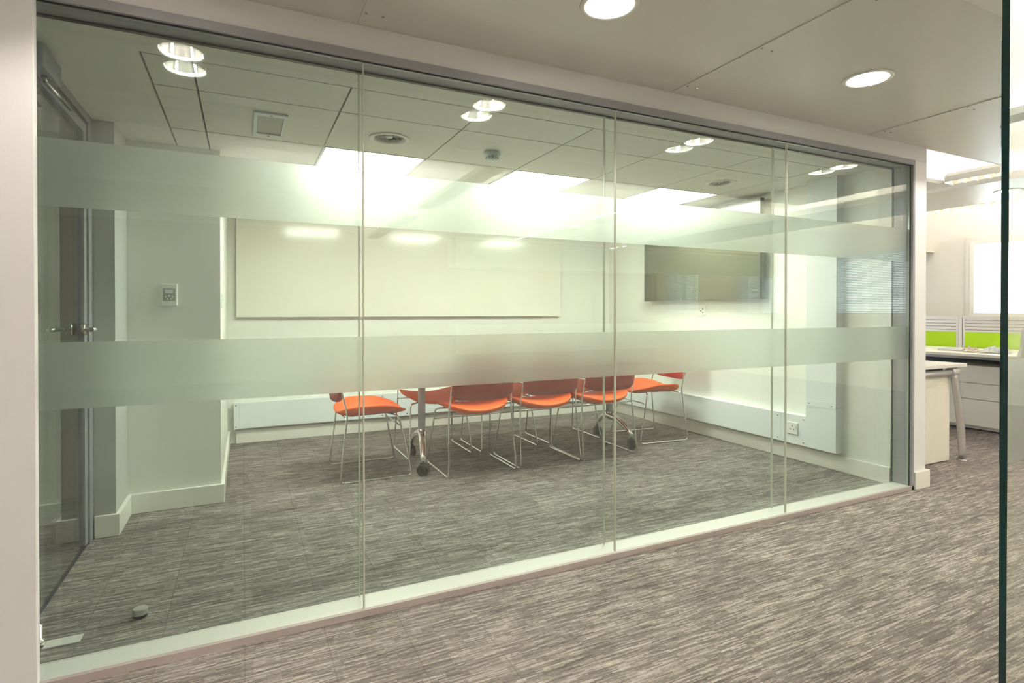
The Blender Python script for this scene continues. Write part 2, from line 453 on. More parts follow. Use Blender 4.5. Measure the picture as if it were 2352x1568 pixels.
fr('jamb_gasket', 'alu_dark', 3.708, 3.717, IY+.0105, IY+.018, .025, GT-.006)
fr('sill_rail', 'alu_taupe', -.738, 3.737, 2.045, 2.062, 0, .024)
fr('sill', 'alu_lit', -.738, 3.737, 2.062, 2.165, 0, .022)
def band(parent, x0, x1, y0, y1, z0, z1):
    pbox('frosted_band', 'frosted_film', parent, x0, x1, y0, y1, z0, z1)
outer_names = ['left end', 'second from the left', 'third from the left', 'right end']
for i in range(4):
    x0, x1 = GX[i]+.001, GX[i+1]-.001
    w2 = (x1-x0)/2
    t = thing('glazed_pane', {0: 'frosted striped glass pane beside the left wall, in front of the glass door', 1: 'frosted striped glass pane in front of the left head chair and round vent', 2: 'frosted striped glass pane between the middle joint and the wall screen', 3: 'frosted striped glass pane beside the right wall end'}[i], 'glass panel', ((x0+x1)/2, GY, .024), group='outer panes of the meeting room front')
    bm = bm_new(); box(bm, -w2, w2, -.005, .005, 0, GT-.024-.004)
    for f in bm.faces:
        if abs(f.normal.x) > .5 or abs(f.calc_center_median().x) > w2-.001: f.material_index = 1
    obj('pane', bm, ['clear_glass', 'edge_pale'], t)
    band(t, -w2, w2, .0055, .0075, 1.411-.024, 1.612-.024)
    band(t, -w2, w2, .0055, .0075, .81-.024, 1.01-.024)
for i in range(4):
    x0, x1 = GX[i]+.001, GX[i+1]-.001
    w2 = (x1-x0)/2
    bm = bm_new(); box(bm, -w2, w2, -.005, .005, 0, GT-.024-.006)
    for f in bm.faces:
        if abs(f.calc_center_median().x) > w2-.001: f.material_index = 1
    o = obj('inner_glass_panel', bm, ['clear_glass', 'edge_pale'], None, ((x0+x1)/2, IY+.005, .024))
    tag(o, 'clear inner glass pane behind the '+{0: 'left end striped pane', 1: 'second striped pane from the left wall', 2: 'third striped pane from the left wall', 3: 'right end striped pane'}[i], 'glass panel', 'inner panes of the meeting room front')
# vertical joints: slim clear strips
for k, x in enumerate(GX[1:4]):
    for y, nm in ((GY, 'outer'), (IY+.005, 'inner')):
        bm = bm_new(); box(bm, x-.0025, x+.0025, y-.0056, y+.0056, .024, GT-.006)
        tag(obj('joint_strip', bm, 'joint'), '%s dry joint strip at the %s pane joint' % (nm, ['left', 'middle', 'right'][k]), 'joint strip', 'joint strips between the panes')
# near glass pane on this side of the corridor
t = thing('glass_screen', 'frameless glass screen with green edge at the right of the view', 'glass panel', (1.29, .55, 0))
bm = bm_new(); box(bm, 0, 3.4, -.006, .006, .005, CH-.014)
for f in bm.faces:
    if abs(f.calc_center_median().x) < .001: f.material_index = 1
obj('pane', bm, ['door_glass', 'edge_green'], t)
band(t, .004, 3.4, .0065, .0085, 1.411, 1.612)
band(t, .004, 3.4, .0065, .0085, .81, 1.01)
# ------------------------------------------------------------ glass door in the left side
DX = -.67
t = thing('door_frame', 'grey aluminium door frame in the left side of the meeting room', 'door frame', (DX, 2.2, 0))
def df(name, m, x0, x1, y0, y1, z0, z1): return pbox(name, m, t, x0-DX, x1-DX, y0-2.2, y1-2.2, z0, z1)
df('post', 'alu', DX-.04, DX+.012, 3.25, 3.33, 0, RC); df('post', 'alu', DX-.04, DX+.012, 2.17, 2.235, 0, RC)
df('head', 'alu', DX-.04, DX+.012, 2.235, 3.25, 1.985, RC)
df('threshold', 'alu_dark', DX-.012, DX+.002, 2.235, 3.25, 0, .004)
df('gasket', 'alu_dark', DX+.0121, DX+.0135, 2.235, 3.25, 1.983, 1.990)
t = thing('glass_door', 'glass door with lever handle behind the left striped pane', 'door', (DX, 2.24, 0))
bm = bm_new(); box(bm, -.018, -.008, .002, 1.006, .02, 1.978)
obj('door_leaf', bm, 'door_glass', t)
bm = bm_new(); box(bm, -.030, .004, .0, .05, .012, 1.98); box(bm, -.030, .004, .958, 1.008, .012, 1.98); box(bm, -.030, .004, .05, .958, 1.935, 1.98)
obj('door_stile', bm, 'alu', t)
hz = 1.02
h = None
bm = bm_new(); lathe(bm, [(0, 0), (.027, 0), (.027, .012), (.024, .014), (0, .014)], 32, c=(.004, .925, hz), axis='x'); r1 = obj('handle_rose', bm, 'satin_steel', t)
bm = bm_new(); tube(bm, rounded_path([(.01, .925, hz), (.06, .925, hz), (.062, .800, hz)], .02), .0095, 16); obj('handle', bm, 'satin_steel', t)
bm = bm_new(); lathe(bm, [(0, 0), (.027, 0), (.027, -.012), (0, -.014)], 32, c=(-.030, .925, hz), axis='x'); obj('handle_rose', bm, 'satin_steel', t)
bm = bm_new(); tube(bm, rounded_path([(-.036, .925, hz), (-.085, .925, hz), (-.087, .800, hz)], .02), .0095, 16); obj('handle', bm, 'satin_steel', t)
t = thing('door_closer', 'grey door closer at the top of the glass door', 'door closer', (DX+.012, 2.42, 1.935))
pbox('body', 'alu', t, .0, .048, -.02, .20, .0, .078, bev=.006)
bm = bm_new(); tube(bm, [(.024, .09, -.02), (.024, .09, .0)], .009, 12); tube(bm, [(.024, .09, -.016), (.03, .40, -.016)], .007, 10); obj('arm', bm, 'satin_steel', t)
# lobby beyond the door
sbox('wall_back.001', 'cream_paint', -3.2, -.66, 4.15, 4.25, 0, OC, label='cream wall seen through the glass door')
sbox('wall_left.003', 'cream_paint', -3.3, -3.2, 2.2, 4.25, 0, OC)
sbox('baseboard_back.001', 'skirting_gloss', -3.2, -.97, 4.135, 4.15, 0, .10)
t = thing('wooden_door', 'oak door in the far wall behind the glass door', 'door', (-.86, 4.135, 0))
pbox('door_leaf', 'wood', t, -.11, .19, -.03, 0, 0, 2.0); pbox('architrave', 'white_laminate', t, -.16, -.11, -.04, 0, 0, 2.05)
bm = bm_new(); tube(bm, [(-3.2, 3.6, 2.22), (-.68, 3.6, 2.22)], .018, 12); tag(obj('sprinkler_pipe', bm, 'red_paint'), 'red pipe near the ceiling beyond the glass door', 'pipe')
# door stop and floor bits
t = thing('door_stop', 'small round steel door stop on the carpet by the door', 'door stop', (-.34, 2.40, 0))
bm = bm_new(); lathe(bm, [(.0, 0), (.023, 0), (.023, .012)], 32); obj('rubber_ring', bm, 'dark', t)
bm = bm_new(); lathe(bm, [(.0245, .011), (.0245, .028), (.022, .031), (0, .031)], 32, smooth=False); obj('cap', bm, 'cap_metal', t)
t = thing('floor_pivot', 'steel pivot fitting at the foot of the glass door', 'door pivot', (-.615, 2.33, 0))
bm = bm_new(); lathe(bm, [(0, 0), (.022, 0), (.022, .02), (.013, .024), (.013, .07), (0, .072)], 24); obj('spindle', bm, 'satin_steel', t)
pbox('cover_plate', 'alu_lit', t, .02, .12, -.03, .02, 0, .003)
# ------------------------------------------------------------ wall fittings
t = thing('thermostat', 'white wall thermostat with small grey display', 'thermostat', (-.372, 3.645, 1.195))
pbox('body', 'white_plastic', t, -.038, .038, -.016, 0, -.06, .06, bev=.003)
pbox('keypad', 'grey_plastic', t, -.030, .030, -.0175, -.016, -.034, .036)
pbox('display', 'pale_plastic', t, -.020, .018, -.019, -.0175, .008, .030)
for k, (x, z) in enumerate(((-.017, -.012), (.0, -.006), (.017, -.012), (.008, -.024), (-.008, -.024))):
    bm = bm_new(); lathe(bm, [(0, -.0035), (.004, -.003), (.004, 0)], 10, c=(x, -.0175, z), axis='y'); obj('button', bm, 'white_plastic', t)
# light switch seen edge-on on the projecting wall corner
pb = bm_new(); box(pb, -.12, -.112, 3.75, 3.836, 1.12, 1.206, bev=.002); box(pb, -.112, -.107, 3.78, 3.806, 1.15, 1.18)
tag(obj('light_switch', pb, 'white_plastic'), 'light switch seen edge-on past the thermostat wall corner', 'switch')
# whiteboard
t = thing('whiteboard', 'long glossy white board on the back wall', 'whiteboard', (1.503, BY-.016, 1.055))
t.rotation_euler = (-math.radians(.4), 0, 0)
pbox('board', 'whiteboard_gloss', t, -1.557, 1.557, -.032, -.014, 0, .93, bev=.0015)
pbox('backing', 'white_plastic', t, -1.50, 1.50, -.014, 0, .03, .90)
# trunking
TZ0, TZ1 = .13, .345
def screw(parent, x, y, z, ax):
    bm = bm_new(); lathe(bm, [(0, -.002), (.006, -.0015), (.007, 0)], 12, c=(x, y, z), axis=ax); obj('screw', bm, 'satin_steel', parent)
t = thing('wall_trunking', 'white cable trunking along the back wall', 'trunking', (0, BY, 0))
pbox('cover', 'trunking', t, -.035, 3.65, -.07, 0, TZ0, TZ1, bev=.002)
pbox('end_cap', 'trunking', t, -.075, -.035, -.072, 0, TZ0-.001, TZ1+.001)
pbox('joint_plate', 'trunking', t, 1.13, 1.40, -.0725, -.07, TZ0, TZ1)
for x in (-.06, 1.15, 1.38):
    for z in (TZ0+.02, TZ1-.02): screw(t, x, -.0725, z, 'y')
t = thing('wall_trunking', 'white cable trunking along the right wall', 'trunking', (RX, 2.72, 0))
pbox('cover', 'trunking', t, -.07, 0, .21, BY-.07-2.72, TZ0, TZ1, bev=.002)
pbox('socket_section', 'trunking', t, -.07, 0, 0, .209, TZ0, TZ1, bev=.001)
for yy in (.02, .235):
    for z in (TZ0+.025, TZ1-.025):
        bm = bm_new(); lathe(bm, [(0, -.002), (.006, -.0015), (.007, 0)], 12, c=(-.07, yy, z), axis='x'); obj('screw', bm, 'satin_steel', t)
t = thing('trunking_riser', 'tall white trunking riser on the right wall up to the ceiling', 'trunking', (RX, 2.49, 0))
pbox('cover', 'trunking', t, -.075, 0, 0, .229, .44, RC, bev=.0015)
pbox('lower_cover', 'trunking', t, -.075, 0, 0, .229, TZ0, .438, bev=.0015)
pbox('joint_strip', 'trunking', t, -.078, -.0755, 0, .229, .43, .475)
for yy in (.03, .2):
    bm = bm_new(); lathe(bm, [(0, -.002), (.006, -.0015), (.007, 0)], 12, c=(-.078, yy, .452), axis='x'); obj('screw', bm, 'satin_steel', t)
# sockets
t = thing('power_socket', 'single white power socket on the right wall trunking', 'socket', (RX-.07, 2.825, .245))
pbox('plate', 'white_plastic', t, -.009, 0, -.043, .043, -.043, .043, bev=.002)
for (y, z, a, b) in ((.0, .016, .003, .005), (-.014, -.008, .005, .003), (.014, -.008, .005, .003)):
    pbox('pin_hole', 'dark', t, -.0096, -.009, y-a, y+a, z-b, z+b)
pbox('rocker', 'white_plastic', t, -.014, -.009, -.034, -.022, .008, .028, bev=.001)
t = thing('wall_outlet_plate', 'square steel outlet plate on the wall below the screen', 'wall plate', (RX, 3.80, 1.11))
pbox('plate', 'white_plastic', t, -.007, 0, -.046, .046, -.046, .046, bev=.001)
for (y, z) in ((.012, -.002), (-.010, .014), (-.010, -.016)):
    bm = bm_new(); lathe(bm, [(0, -.002), (.006, -.002), (.006, 0)], 14, c=(-.007, y, z), axis='x'); obj('outlet', bm, 'dark', t)
pbox('caption', 'grey_plastic', t, -.0075, -.007, -.034, -.006, -.040, -.035)
# wall screen
t = thing('wall_screen', 'large dark flat television screen on the right wall', 'television', (RX, 3.81, 1.60))
pbox('panel', 'screen', t, -.079, -.075, -.665, .665, -.36, .37)
pbox('bezel', 'screen_frame', t, -.075, -.035, -.70, .70, -.395, .395, bev=.003)
bm = bm_new()
for b in ((-.70, .70, -.395, -.36), (-.70, .70, .37, .395), (-.70, -.665, -.36, .37), (.665, .70, -.36, .37)): box(bm, -.082, -.0751, *b)
obj('frame', bm, 'screen_frame', t)
pbox('bracket', 'dark', t, -.035, 0, -.25, .25, -.2, .2)
# ------------------------------------------------------------ meeting table
TX0, TX1, TYC = 1.19, 2.83, 3.96
t = thing('meeting_table', 'white meeting table on castors in the middle of the orange chairs', 'table', ((TX0+TX1)/2, TYC, 0))
pbox('table_top', 'table_white', t, -1.0, 1.0, -.38, .38, .700, .725, bev=.004)
R_ = .040
for cx, ends in ((1.168, ((1.085, 3.645), (1.158, 4.20))), (2.82, ((2.815, 3.645), (2.85, 4.18)))):
    ox = (TX0+TX1)/2; x = cx-ox
    bm = bm_new(); tube(bm, [(x, 0, .21), (x, 0, .66)], .027, 24); obj('column', bm, 'column_grey', t)
    pbox('top_bracket', 'column_grey', t, x-.05, x+.05, -.25, .25, .66, .70, bev=.005)
    bm = bm_new()
    for ex, ey in ends:
        A0 = Vector((x, 0)); E = Vector((ex-ox, ey-TYC)); D = (E-A0); Dn = D.normalized(); Nn = Vector((Dn.y, -Dn.x))
        n = 14; rings = []
        for k in range(n+1):
            u = k/n; p = A0+D*u; z = .215 - .015*u - .095*u**2.4
            hw = .027-.010*u; hh = .026-.013*u
            rings.append([bm.verts.new((p.x+Nn.x*cx_*hw, p.y+Nn.y*cx_*hw, z+cz*hh)) for cx_, cz in ((-1, -.6), (-.6, -1), (.6, -1), (1, -.6), (1, .6), (.6, 1), (-.6, 1), (-1, .6))])
        for A, B in zip(rings, rings[1:]):
            for q in range(8): bm.faces.new((A[q], A[(q+1) % 8], B[(q+1) % 8], B[q])).smooth = True
        bm.faces.new(rings[-1]); bm.faces.new(rings[0])
    lathe(bm, [(0, .25), (.031, .25), (.031, .19), (.0, .18)], 24, c=(x, 0, 0))
    obj('foot', bm, 'polished_alu', t)
    for ex, ey in ends:
        px, py = ex-ox, ey-TYC
        bm = bm_new()
        for dx in (-.015, .015): lathe(bm, [(0, -.010), (R_-.006, -.010), (R_, -.006), (R_, .006), (R_-.006, .010), (0, .010)], 32, c=(dx, 0, R_), axis='x')
        cst = obj('castor', bm, 'dark', t, (px, py, 0), (0, 0, 1.0 if ey < 4 else .1))
        bm = bm_new(); tube(bm, [(0, 0, R_), (0, 0, .10)], .009, 12); box(bm, -.012, .012, -.02, .02, .055, .088, bev=.004)
        obj('castor_fork', bm, 'dark', cst)
# ------------------------------------------------------------ chairs
def make_chair(label):
    t = thing('conference_chair', label, 'chair', group='orange chairs around the meeting table')
    # seat pad: dished, waterfall front
    nx, ny = 16, 16
    def surf(u, v, top):
        # u across -1..1, v rear..front -1..1 ; superellipse plan
        e = 1
        a = u*math.sqrt(max(0, 1-.30*v*v*v*v)); hw = .247 - .022*(v < -0.2)*((-v-.2)/.8)**2 - .02*(v > .3)*((v-.3)/.7)**2
        x = a*hw
        y = v*.232*math.sqrt(max(0, 1-.34*u**4)) + .002
        zc = .447 + .012*math.cos(v*1.6+.3) - .040*max(0, v-.25)**1.6 + .0
        z = zc + .034*u*u - .012*max(0, -v-.6)/.4
        rim = max(abs(u), abs(v)); th = .044*(1-max(0, rim-.6)**2/.16*.72) * (1.25 if v < 0 else 1.25-.55*v)
        return (x, y, z if top else z-th)
    bm = bm_new(); bk = bm_new()
    T = [[bm.verts.new(surf(-1+2*i/nx, -1+2*j/ny, True)) for j in range(ny+1)] for i in range(nx+1)]
    def under(u, v): p = surf(u, v, False); return p
    Bv = [[bm.verts.new(under(-1+2*i/nx, -1+2*j/ny)) for j in range(ny+1)] for i in range(nx+1)]
    for i in range(nx):
        for j in range(ny):
            bm.faces.new((T[i][j], T[i+1][j], T[i+1][j+1], T[i][j+1])).smooth = True
            bm.faces.new((Bv[i][j], Bv[i][j+1], Bv[i+1][j+1], Bv[i+1][j])).smooth = True
    ring = [(i, 0) for i in range(nx)]+[(nx, j) for j in range(ny)]+[(i, ny) for i in range(nx, 0, -1)]+[(0, j) for j in range(ny, 0, -1)]
    for (a, b), (c, d) in zip(ring, ring[1:]+ring[:1]): bm.faces.new((T[a][b], Bv[a][b], Bv[c][d], T[c][d])).smooth = True
    o = obj('seat', bm, 'orange_fabric', t); md = o.modifiers.new('s', 'SUBSURF'); md.levels = 1; md.render_levels = 1
    # black under shell
    G = {}
    for i in range(nx+1):
        for j in range(ny+1):
            u, v = (-1+2*i/nx)*.93, (-1+2*j/ny)*.93; p = surf(u, v, False)
            G[i, j] = (bk.verts.new((p[0]*.94, p[1]*.92, p[2]+.004)), bk.verts.new((p[0]*.90, p[1]*.88, p[2]-.006)))
    for i in range(nx):
        for j in range(ny):
            for q in (0, 1): bk.faces.new([G[a][q] for a in ((i, j), (i+1, j), (i+1, j+1), (i, j+1))]).smooth = True
    for (a, b), (c, d) in zip(ring, ring[1:]+ring[:1]): bk.faces.new((G[a, b][0], G[a, b][1], G[c, d][1], G[c, d][0])).smooth = True
    obj('seat_shell', bk, 'black_shell', t)
    # backrest: curved panel
    bm = bm_new(); n = 14; mm = 6; F = []
    for side in (0, 1):
        R = []
        for i in range(n+1):
            u = -1+2*i/n
            row = []
            for j in range(mm+1):
                s = j/mm
                x = u*.222
                y = -.222 - .035*(1-u*u) - .05*s + side*.009
                z0 = .525 - .015*(1-u**4)*1.0 + (.02*max(0, abs(u)-.8)/.2)
                z1 = .785 + .012*(1-u**2) - .02*max(0, abs(u)-.8)/.2
                row.append(bm.verts.new((x, y, z0+(z1-z0)*s)))
            R.append(row)
        F.append(R)
    for side in (0, 1):
        R = F[side]
        for i in range(n):
            for j in range(mm): bm.faces.new((R[i][j], R[i+1][j], R[i+1][j+1], R[i][j+1])).smooth = True
    rg = [(i, 0) for i in range(n)]+[(n, j) for j in range(mm)]+[(i, mm) for i in range(n, 0, -1)]+[(0, j) for j in range(mm, 0, -1)]
    for (a, b), (c, d) in zip(rg, rg[1:]+rg[:1]): bm.faces.new((F[0][a][b], F[1][a][b], F[1][c][d], F[0][c][d]))
    obj('backrest', bm, 'red_shell', t)
    for s in (-1, 1):
        bm = bm_new()
        p = rounded_path([(s*.216, -.262, .765), (s*.222, -.205, .525), (s*.228, -.185, .44), (s*.247, -.235, .0065), (s*.247, .235, .0065), (s*.215, .15, .405), (s*.12, .10, .412)], .028, 5)
        tube(bm, p, .006, 10)
        obj('side_frame', bm, 'chrome', t)
        for yy in (-.19, .19): pbox('glide', 'polished_alu', t, s*.247-.006, s*.247+.006, yy-.012, yy+.012, 0, .004)
    bm = bm_new(); tube(bm, [(-.2215, .170, .33), (.2215, .170, .33)], .005, 10); obj('crossbar', bm, 'chrome', t)
    bm = bm_new(); tube(bm, [(-.226, -.190, .405), (.226, -.190, .405)], .005, 10); obj('crossbar', bm, 'chrome', t)
    return t
ch = make_chair('orange chair at the left head of the table, turned to the right')
ch.location = (.785, 3.925, 0); ch.rotation_euler = (0, 0, -PI/2)
near = [(1.457, 'left'), (1.985, 'middle'), (2.497, 'right')]
for x, nm in near: dup(ch, (x, 3.72, 0), 0, 'orange chair backing onto the glass, %s of three on the near side of the table' % nm)
for x, nm in ((1.345, 'left'), (1.92, 'middle'), (2.54, 'right')): dup(ch, (x, 4.27, 0), PI, 'orange chair facing the glass, %s of three on the far side of the table' % nm)
dup(ch, (3.22, 3.94, 0), PI/2-.10, 'orange chair at the right head of the table, turned to the left')
# ------------------------------------------------------------ corridor downlights
def make_downlight(x, y, z, label):
    t = thing('recessed_downlight', label, 'downlight', (x, y, z), group='round recessed downlights')
    bm = bm_new(); lathe(bm, [(.078, .0), (.080, -.004), (.088, -.006), (.098, -.004), (.100, 0), (.09, .001), (.078, .001)], 48); obj('trim_ring', bm, 'white_plastic', t)
    bm = bm_new(); lathe(bm, [(.078, -.001), (.077, .012), (.068, .05), (.05, .085), (.02, .10), (0, .10)], 48); obj('reflector', bm, 'reflector', t)
    for s in (-1, 1):
        bm = bm_new(); tube(bm, [(s*.036, .046, .012), (s*.030, .034, .082)], .0045, 10, radii=[.0055, .0035]); tube(bm, [(s*.036, -.046, .012), (s*.030, -.034, .082)], .0045, 10, radii=[.0055, .0035]); obj('lamp_tube', bm, 'lamp_tube', t)
    bm = bm_new(); lathe(bm, [(.0765, .003), (.074, .006), (.0765, .009)], 48); obj('glint_ring', bm, 'lip_glow', t)  # glowing ring added to imitate the bright glint along the reflector lip
    ld = bpy.data.lights.new('lamp', 'POINT'); ld.shadow_soft_size = .012; ld.energy = P_DOWN; ld.color = (1, .90, .78)
    lo = bpy.data.objects.new('lamp', ld); C.objects.link(lo); lo.parent = t; lo.location = (0, 0, .045)
    return t
lab = ['downlight above the left end of the corridor seen reflected in the left pane', 'bright downlight cut by the top edge of the picture', 'bright oval looking downlight at the right of the corridor ceiling', 'downlight at the far right end of the corridor seen reflected in the last pane']
d0 = make_downlight(LX[0], LYD, CH, lab[0])
for i in (1, 2, 3): dup(d0, (LX[i], LYD, CH), 0, lab[i])
# ------------------------------------------------------------ open office to the right
# raft with downlight
bm = bm_new(); plate_hole(bm, 5.37, 6.33, 1.0, 3.6, CH, CH+.06, (5.87, 2.48), HR)
box(bm, 5.37, 6.33, 3.6, 7.6, CH, CH+.06); box(bm, 5.37, 6.33, -3, 1.0, CH, CH+.06)
tag(obj('ceiling_raft', bm, 'ceiling_metal'), 'long pale ceiling raft over the open office desks', 'ceiling panel')
bm = bm_new(); box(bm, 3.89, 5.19, 2.56, 7.6, CH-.01, CH+.02)
tag(obj('ceiling_panel', bm, 'soffit'), 'flat pale ceiling panel just past the meeting room wall end', 'ceiling panel')
dup(d0, (5.87, 2.48, CH), 0, 'downlight in the ceiling raft above the green desk screens')
def louvre(x, y0, y1, label):
    t = thing('louvre_light', label, 'ceiling light', (x, y0, CH), group='linear louvre lights in the open office')
    L = y1-y0
    bm = bm_new(); prism(bm, [(-.075, .0), (-.07, .045), (-.03, .075), (.03, .075), (.07, .045), (.075, .0), (.068, .0), (.064, .04), (-.064, .04), (-.068, 0)], 'y', 0, L); obj('housing', bm, 'white_laminate', t)
    pbox('lamp_tube', 'lamp_louvre', t, -.02, .02, .01, L-.01, .040, .046)
    first = pbox('louvre_blade', 'white_plastic', t, -.066, .066, 0, .004, -.010, .034); first.location.y = .03; k = 1
    while k*.06+.03 < L:
        o = first.copy(); C.objects.link(o); o.parent = t; o.location.y = .03+k*.085; k += 1
    return t
louvre(5.10, 2.17, 2.54, 'short louvre light hanging just past the corridor ceiling edge')
louvre(6.42, 2.0, 7.35, 'long louvre light running along the raft above the desks')
# sprinkler
t = thing('sprinkler', 'small sprinkler head in the ceiling recess past the corridor', 'sprinkler', (5.0, 2.75, CH-.01))
# hook / sprinkler
t.location = (4.86, 2.40, OC)
bm = bm_new(); lathe(bm, [(0, 0), (.03, 0), (.026, -.005), (.008, -.006), (.007, -.03), (0, -.03)], 20); obj('stem', bm, 'satin_steel', t)
# window wall
def window(n, y0, y1, z0, z1, blind, label):
    t = bpy.data.objects.new('window_%d' % n, None); C.objects.link(t); t.location = (WX, y0, z0); t['kind'] = 'structure'; t['label'] = label
    W, H = y1-y0, z1-z0
    bm = bm_new()
    for b in ((0, W, 0, .045), (0, W, H-.045, H), (0, .045, .045, H-.045), (W-.045, W, .045, H-.045), (W*.5-.02, W*.5+.02, .045, H-.045)): box(bm, -.03, .06, *b)
    obj('window_frame', bm, 'white_laminate', t)
    bm = bm_new()
    for b in ((-.05, W+.05, -.05, 0), (-.05, W+.05, H, H+.05), (-.05, 0, 0, H), (W, W+.05, 0, H)): box(bm, -.02, 0, *b)
    obj('architrave', bm, 'cream_paint', t)
    pbox('glass', 'clear_glass', t, .02, .026, .045, W-.045, .045, H-.045)
    return t
wins = [(2.45, 3.84), (.45, 1.55), (-1.45, -.40), (-3.35, -2.40), (-5.25, -4.30)]
WZ0, WZ1 = 1.04, 1.98
bm = bm_new(); yy = 8.5
for y0, y1 in wins:
    box(bm, WX, WX+.25, y1, yy, 0, OC); box(bm, WX, WX+.25, y0, y1, 0, WZ0); box(bm, WX, WX+.25, y0, y1, WZ1, OC); yy = y0
box(bm, WX, WX+.25, -9, yy, 0, OC)
struct('wall_window', bm, 'cream_paint', 'cream window wall of the open office')
for n, (y0, y1) in enumerate(wins):
    window(n+1, y0, y1, WZ0, WZ1, n > 0, 'white framed window in the far office wall, above the green screens' if n == 0 else 'office window seen only in the reflections')
    if n:
        t = thing('venetian_blind', 'pale slatted blind, %s from the corridor, seen only reflected in the glass' % ('', 'nearest', 'second', 'third', 'farthest')[n], 'blind', (WX-.06, y0, 0), group='slatted blinds on the office windows')
        pbox('headrail', 'blind', t, -.02, .02, .03, y1-y0-.03, WZ1-.04, WZ1)
        bm = bm_new(); z = WZ1-.06
        while z > WZ0+.02:
            v = box(bm, -.0125, .0125, .03, y1-y0-.03, z-.0006, z+.0006)
            bmesh.ops.rotate(bm, verts=v, cent=(0, 0, z), matrix=Matrix.Rotation(.75, 3, 'Y')); z -= .024
        obj('slats', bm, 'blind', t)
sbox('wall_far', 'cream_paint', 3.88, WX, 8.4, 8.5, 0, OC)
pbr('taupe_paint', (.40, .37, .32), .7)
sbox('wall_rear', 'taupe_paint', -4.5, WX, -5.7, -5.6, 0, OC)
sbox('wall_rear.001', 'cream_paint', -4.6, -4.5, -9, 8.5, 0, OC)
# wall panel outline and shelf
bm = bm_new(); box(bm, WX-.012, WX, 4.35, 5.2, 1.05, 1.38); tag(obj('access_panel', bm, 'cream_paint'), 'flush square access panel in the cream office wall', 'panel')
bm = bm_new(); box(bm, WX-.42, WX, 4.25, 6.4, 1.88, 1.90, bev=.002); box(bm, WX-.40, WX, 4.6, 4.63, 1.80, 1.88)
tag(obj('wall_shelf', bm, 'cream_paint'), 'thin cream shelf on the far office wall', 'shelf')
# back desk, pedestal, screens
t = thing('office_desk', 'long cream desk below the green screens', 'desk', (5.95, 2.2, 0))
pbox('desk_top', 'white_laminate', t, 0, 1.0, -1.2, 1.35, .695, .72, bev=.002); pbox('desk_top', 'white_laminate', t, 0, 1.0, 1.355, 3.2, .695, .72, bev=.002)
pbox('rear_panel', 'dark', t, .93, .95, -1.1, 3.1, .25, .69)
pbox('frame_rail', 'desk_silver', t, .45, .50, -1.1, 3.1, .64, .69)
for yy in (-1.1, 1.3, 3.1): pbox('leg', 'desk_silver', t, .46, .52, yy, yy+.05, 0, .64)
def pedestal(x, y, label, rz=0, W=.80):
    t = thing('drawer_pedestal', label, 'drawer unit', (x, y, 0), rz, 'cream drawer units under the desks')
    # local: front faces -x, width along y
    pbox('carcass', 'white_laminate', t, .02, .58, 0, W, .035, .60)
    for k, (a, b) in enumerate(((.045, .285), (.290, .435), (.440, .598))):
        pbox('drawer', 'white_laminate', t, 0, .019, .005, W-.005, a, b, bev=.0015)
    pbox('plinth', 'rail_alu', t, .03, .56, .01, W-.01, .012, .035)
    pbox('castor_front', 'dark', t, .035, .07, W*.45, W*.45+.035, .0, .036)
    return t
pedestal(6.12, 2.30, 'cream three drawer unit under the long desk, by the glass edge', W=.80)
def screen_panel(y0, y1, label):
    t = thing('desk_screen', label, 'desk screen', (6.96, y0, .72), group='green desk screens with slatted rail')
    L = y1-y0
    pbox('fabric_panel', 'green_fabric', t, 0, .035, .02, L-.02, .0, .165)
    bm = bm_new(); box(bm, -.002, .037, .02, L-.02, .165, .325)
    o = obj('tool_rail', bm, 'rail_alu', t)
    for k in range(4):
        z = .185+k*.035; pbox('groove', 'groove', o, -.004, -.002, .02, L-.02, z, z+.006)
    pbox('end_post', 'rail_alu', t, -.004, .04, 0, .02, 0, .33); pbox('end_post', 'rail_alu', t, -.004, .04, L-.02, L, 0, .33)
    pbox('top_cap', 'rail_alu', t, -.004, .04, 0.02, L-.02, .325, .333)
screen_panel(3.37, 5.25, 'green desk screen nearer the wall end, left of the grey post')
screen_panel(1.85, 3.33, 'green desk screen right of the grey post, by the glass edge')
bm = bm_new(); box(bm, 6.95, 7.01, 3.335, 3.365, .72, 1.06); tag(obj('screen_post', bm, 'rail_alu'), 'grey aluminium post between the two green screens', 'post')
bm = bm_new(); tube(bm, [(6.95, 3.95, 1.075), (6.95, 4.9, 1.075)], .016, 12); box(bm, 6.92, 6.98, 3.88, 3.96, 1.05, 1.10, bev=.004)
tag(obj('lamp_arm', bm, 'rail_alu'), 'pale metal arm resting on top of the left green screen', 'bracket')
# paper and bags on the desk
def crumple(name, cx, cy, z, sx, sy, h, mat, seed, label, cat, rz=0, nn=16, k=1.0):
    rnd = random.Random(seed); bm = bm_new()
    from mathutils import noise
    G = {}
    for i in range(nn+1):
        for j in range(nn+1):
            u, v = i/nn*2-1, j/nn*2-1
            e = max(0, 1-(abs(u)**2.5+abs(v)**2.5)*.6)
            zz = h*e*(.55+.9*noise.noise(Vector((u*2.1+seed, v*2.3, seed)))*k) + .004
            w = 1+.25*noise.noise(Vector((u, v, seed+9)))
            G[i, j] = bm.verts.new((u*sx*w, v*sy*w, max(.002, zz)))
    for i in range(nn):
        for j in range(nn): bm.faces.new((G[i, j], G[i+1, j], G[i+1, j+1], G[i, j+1]))
    bmesh.ops.solidify(bm, geom=bm.faces[:], thickness=.0012)
    o = obj(name, bm, mat, None, (cx, cy, z), (0, 0, rz)); return tag(o, label, cat)
crumple('paper_sheet', 6.38, 3.16, .721, .17, .10, .02, 'paper', 3, 'grey blue sheet of paper lying on the cream desk', 'paper', .4)
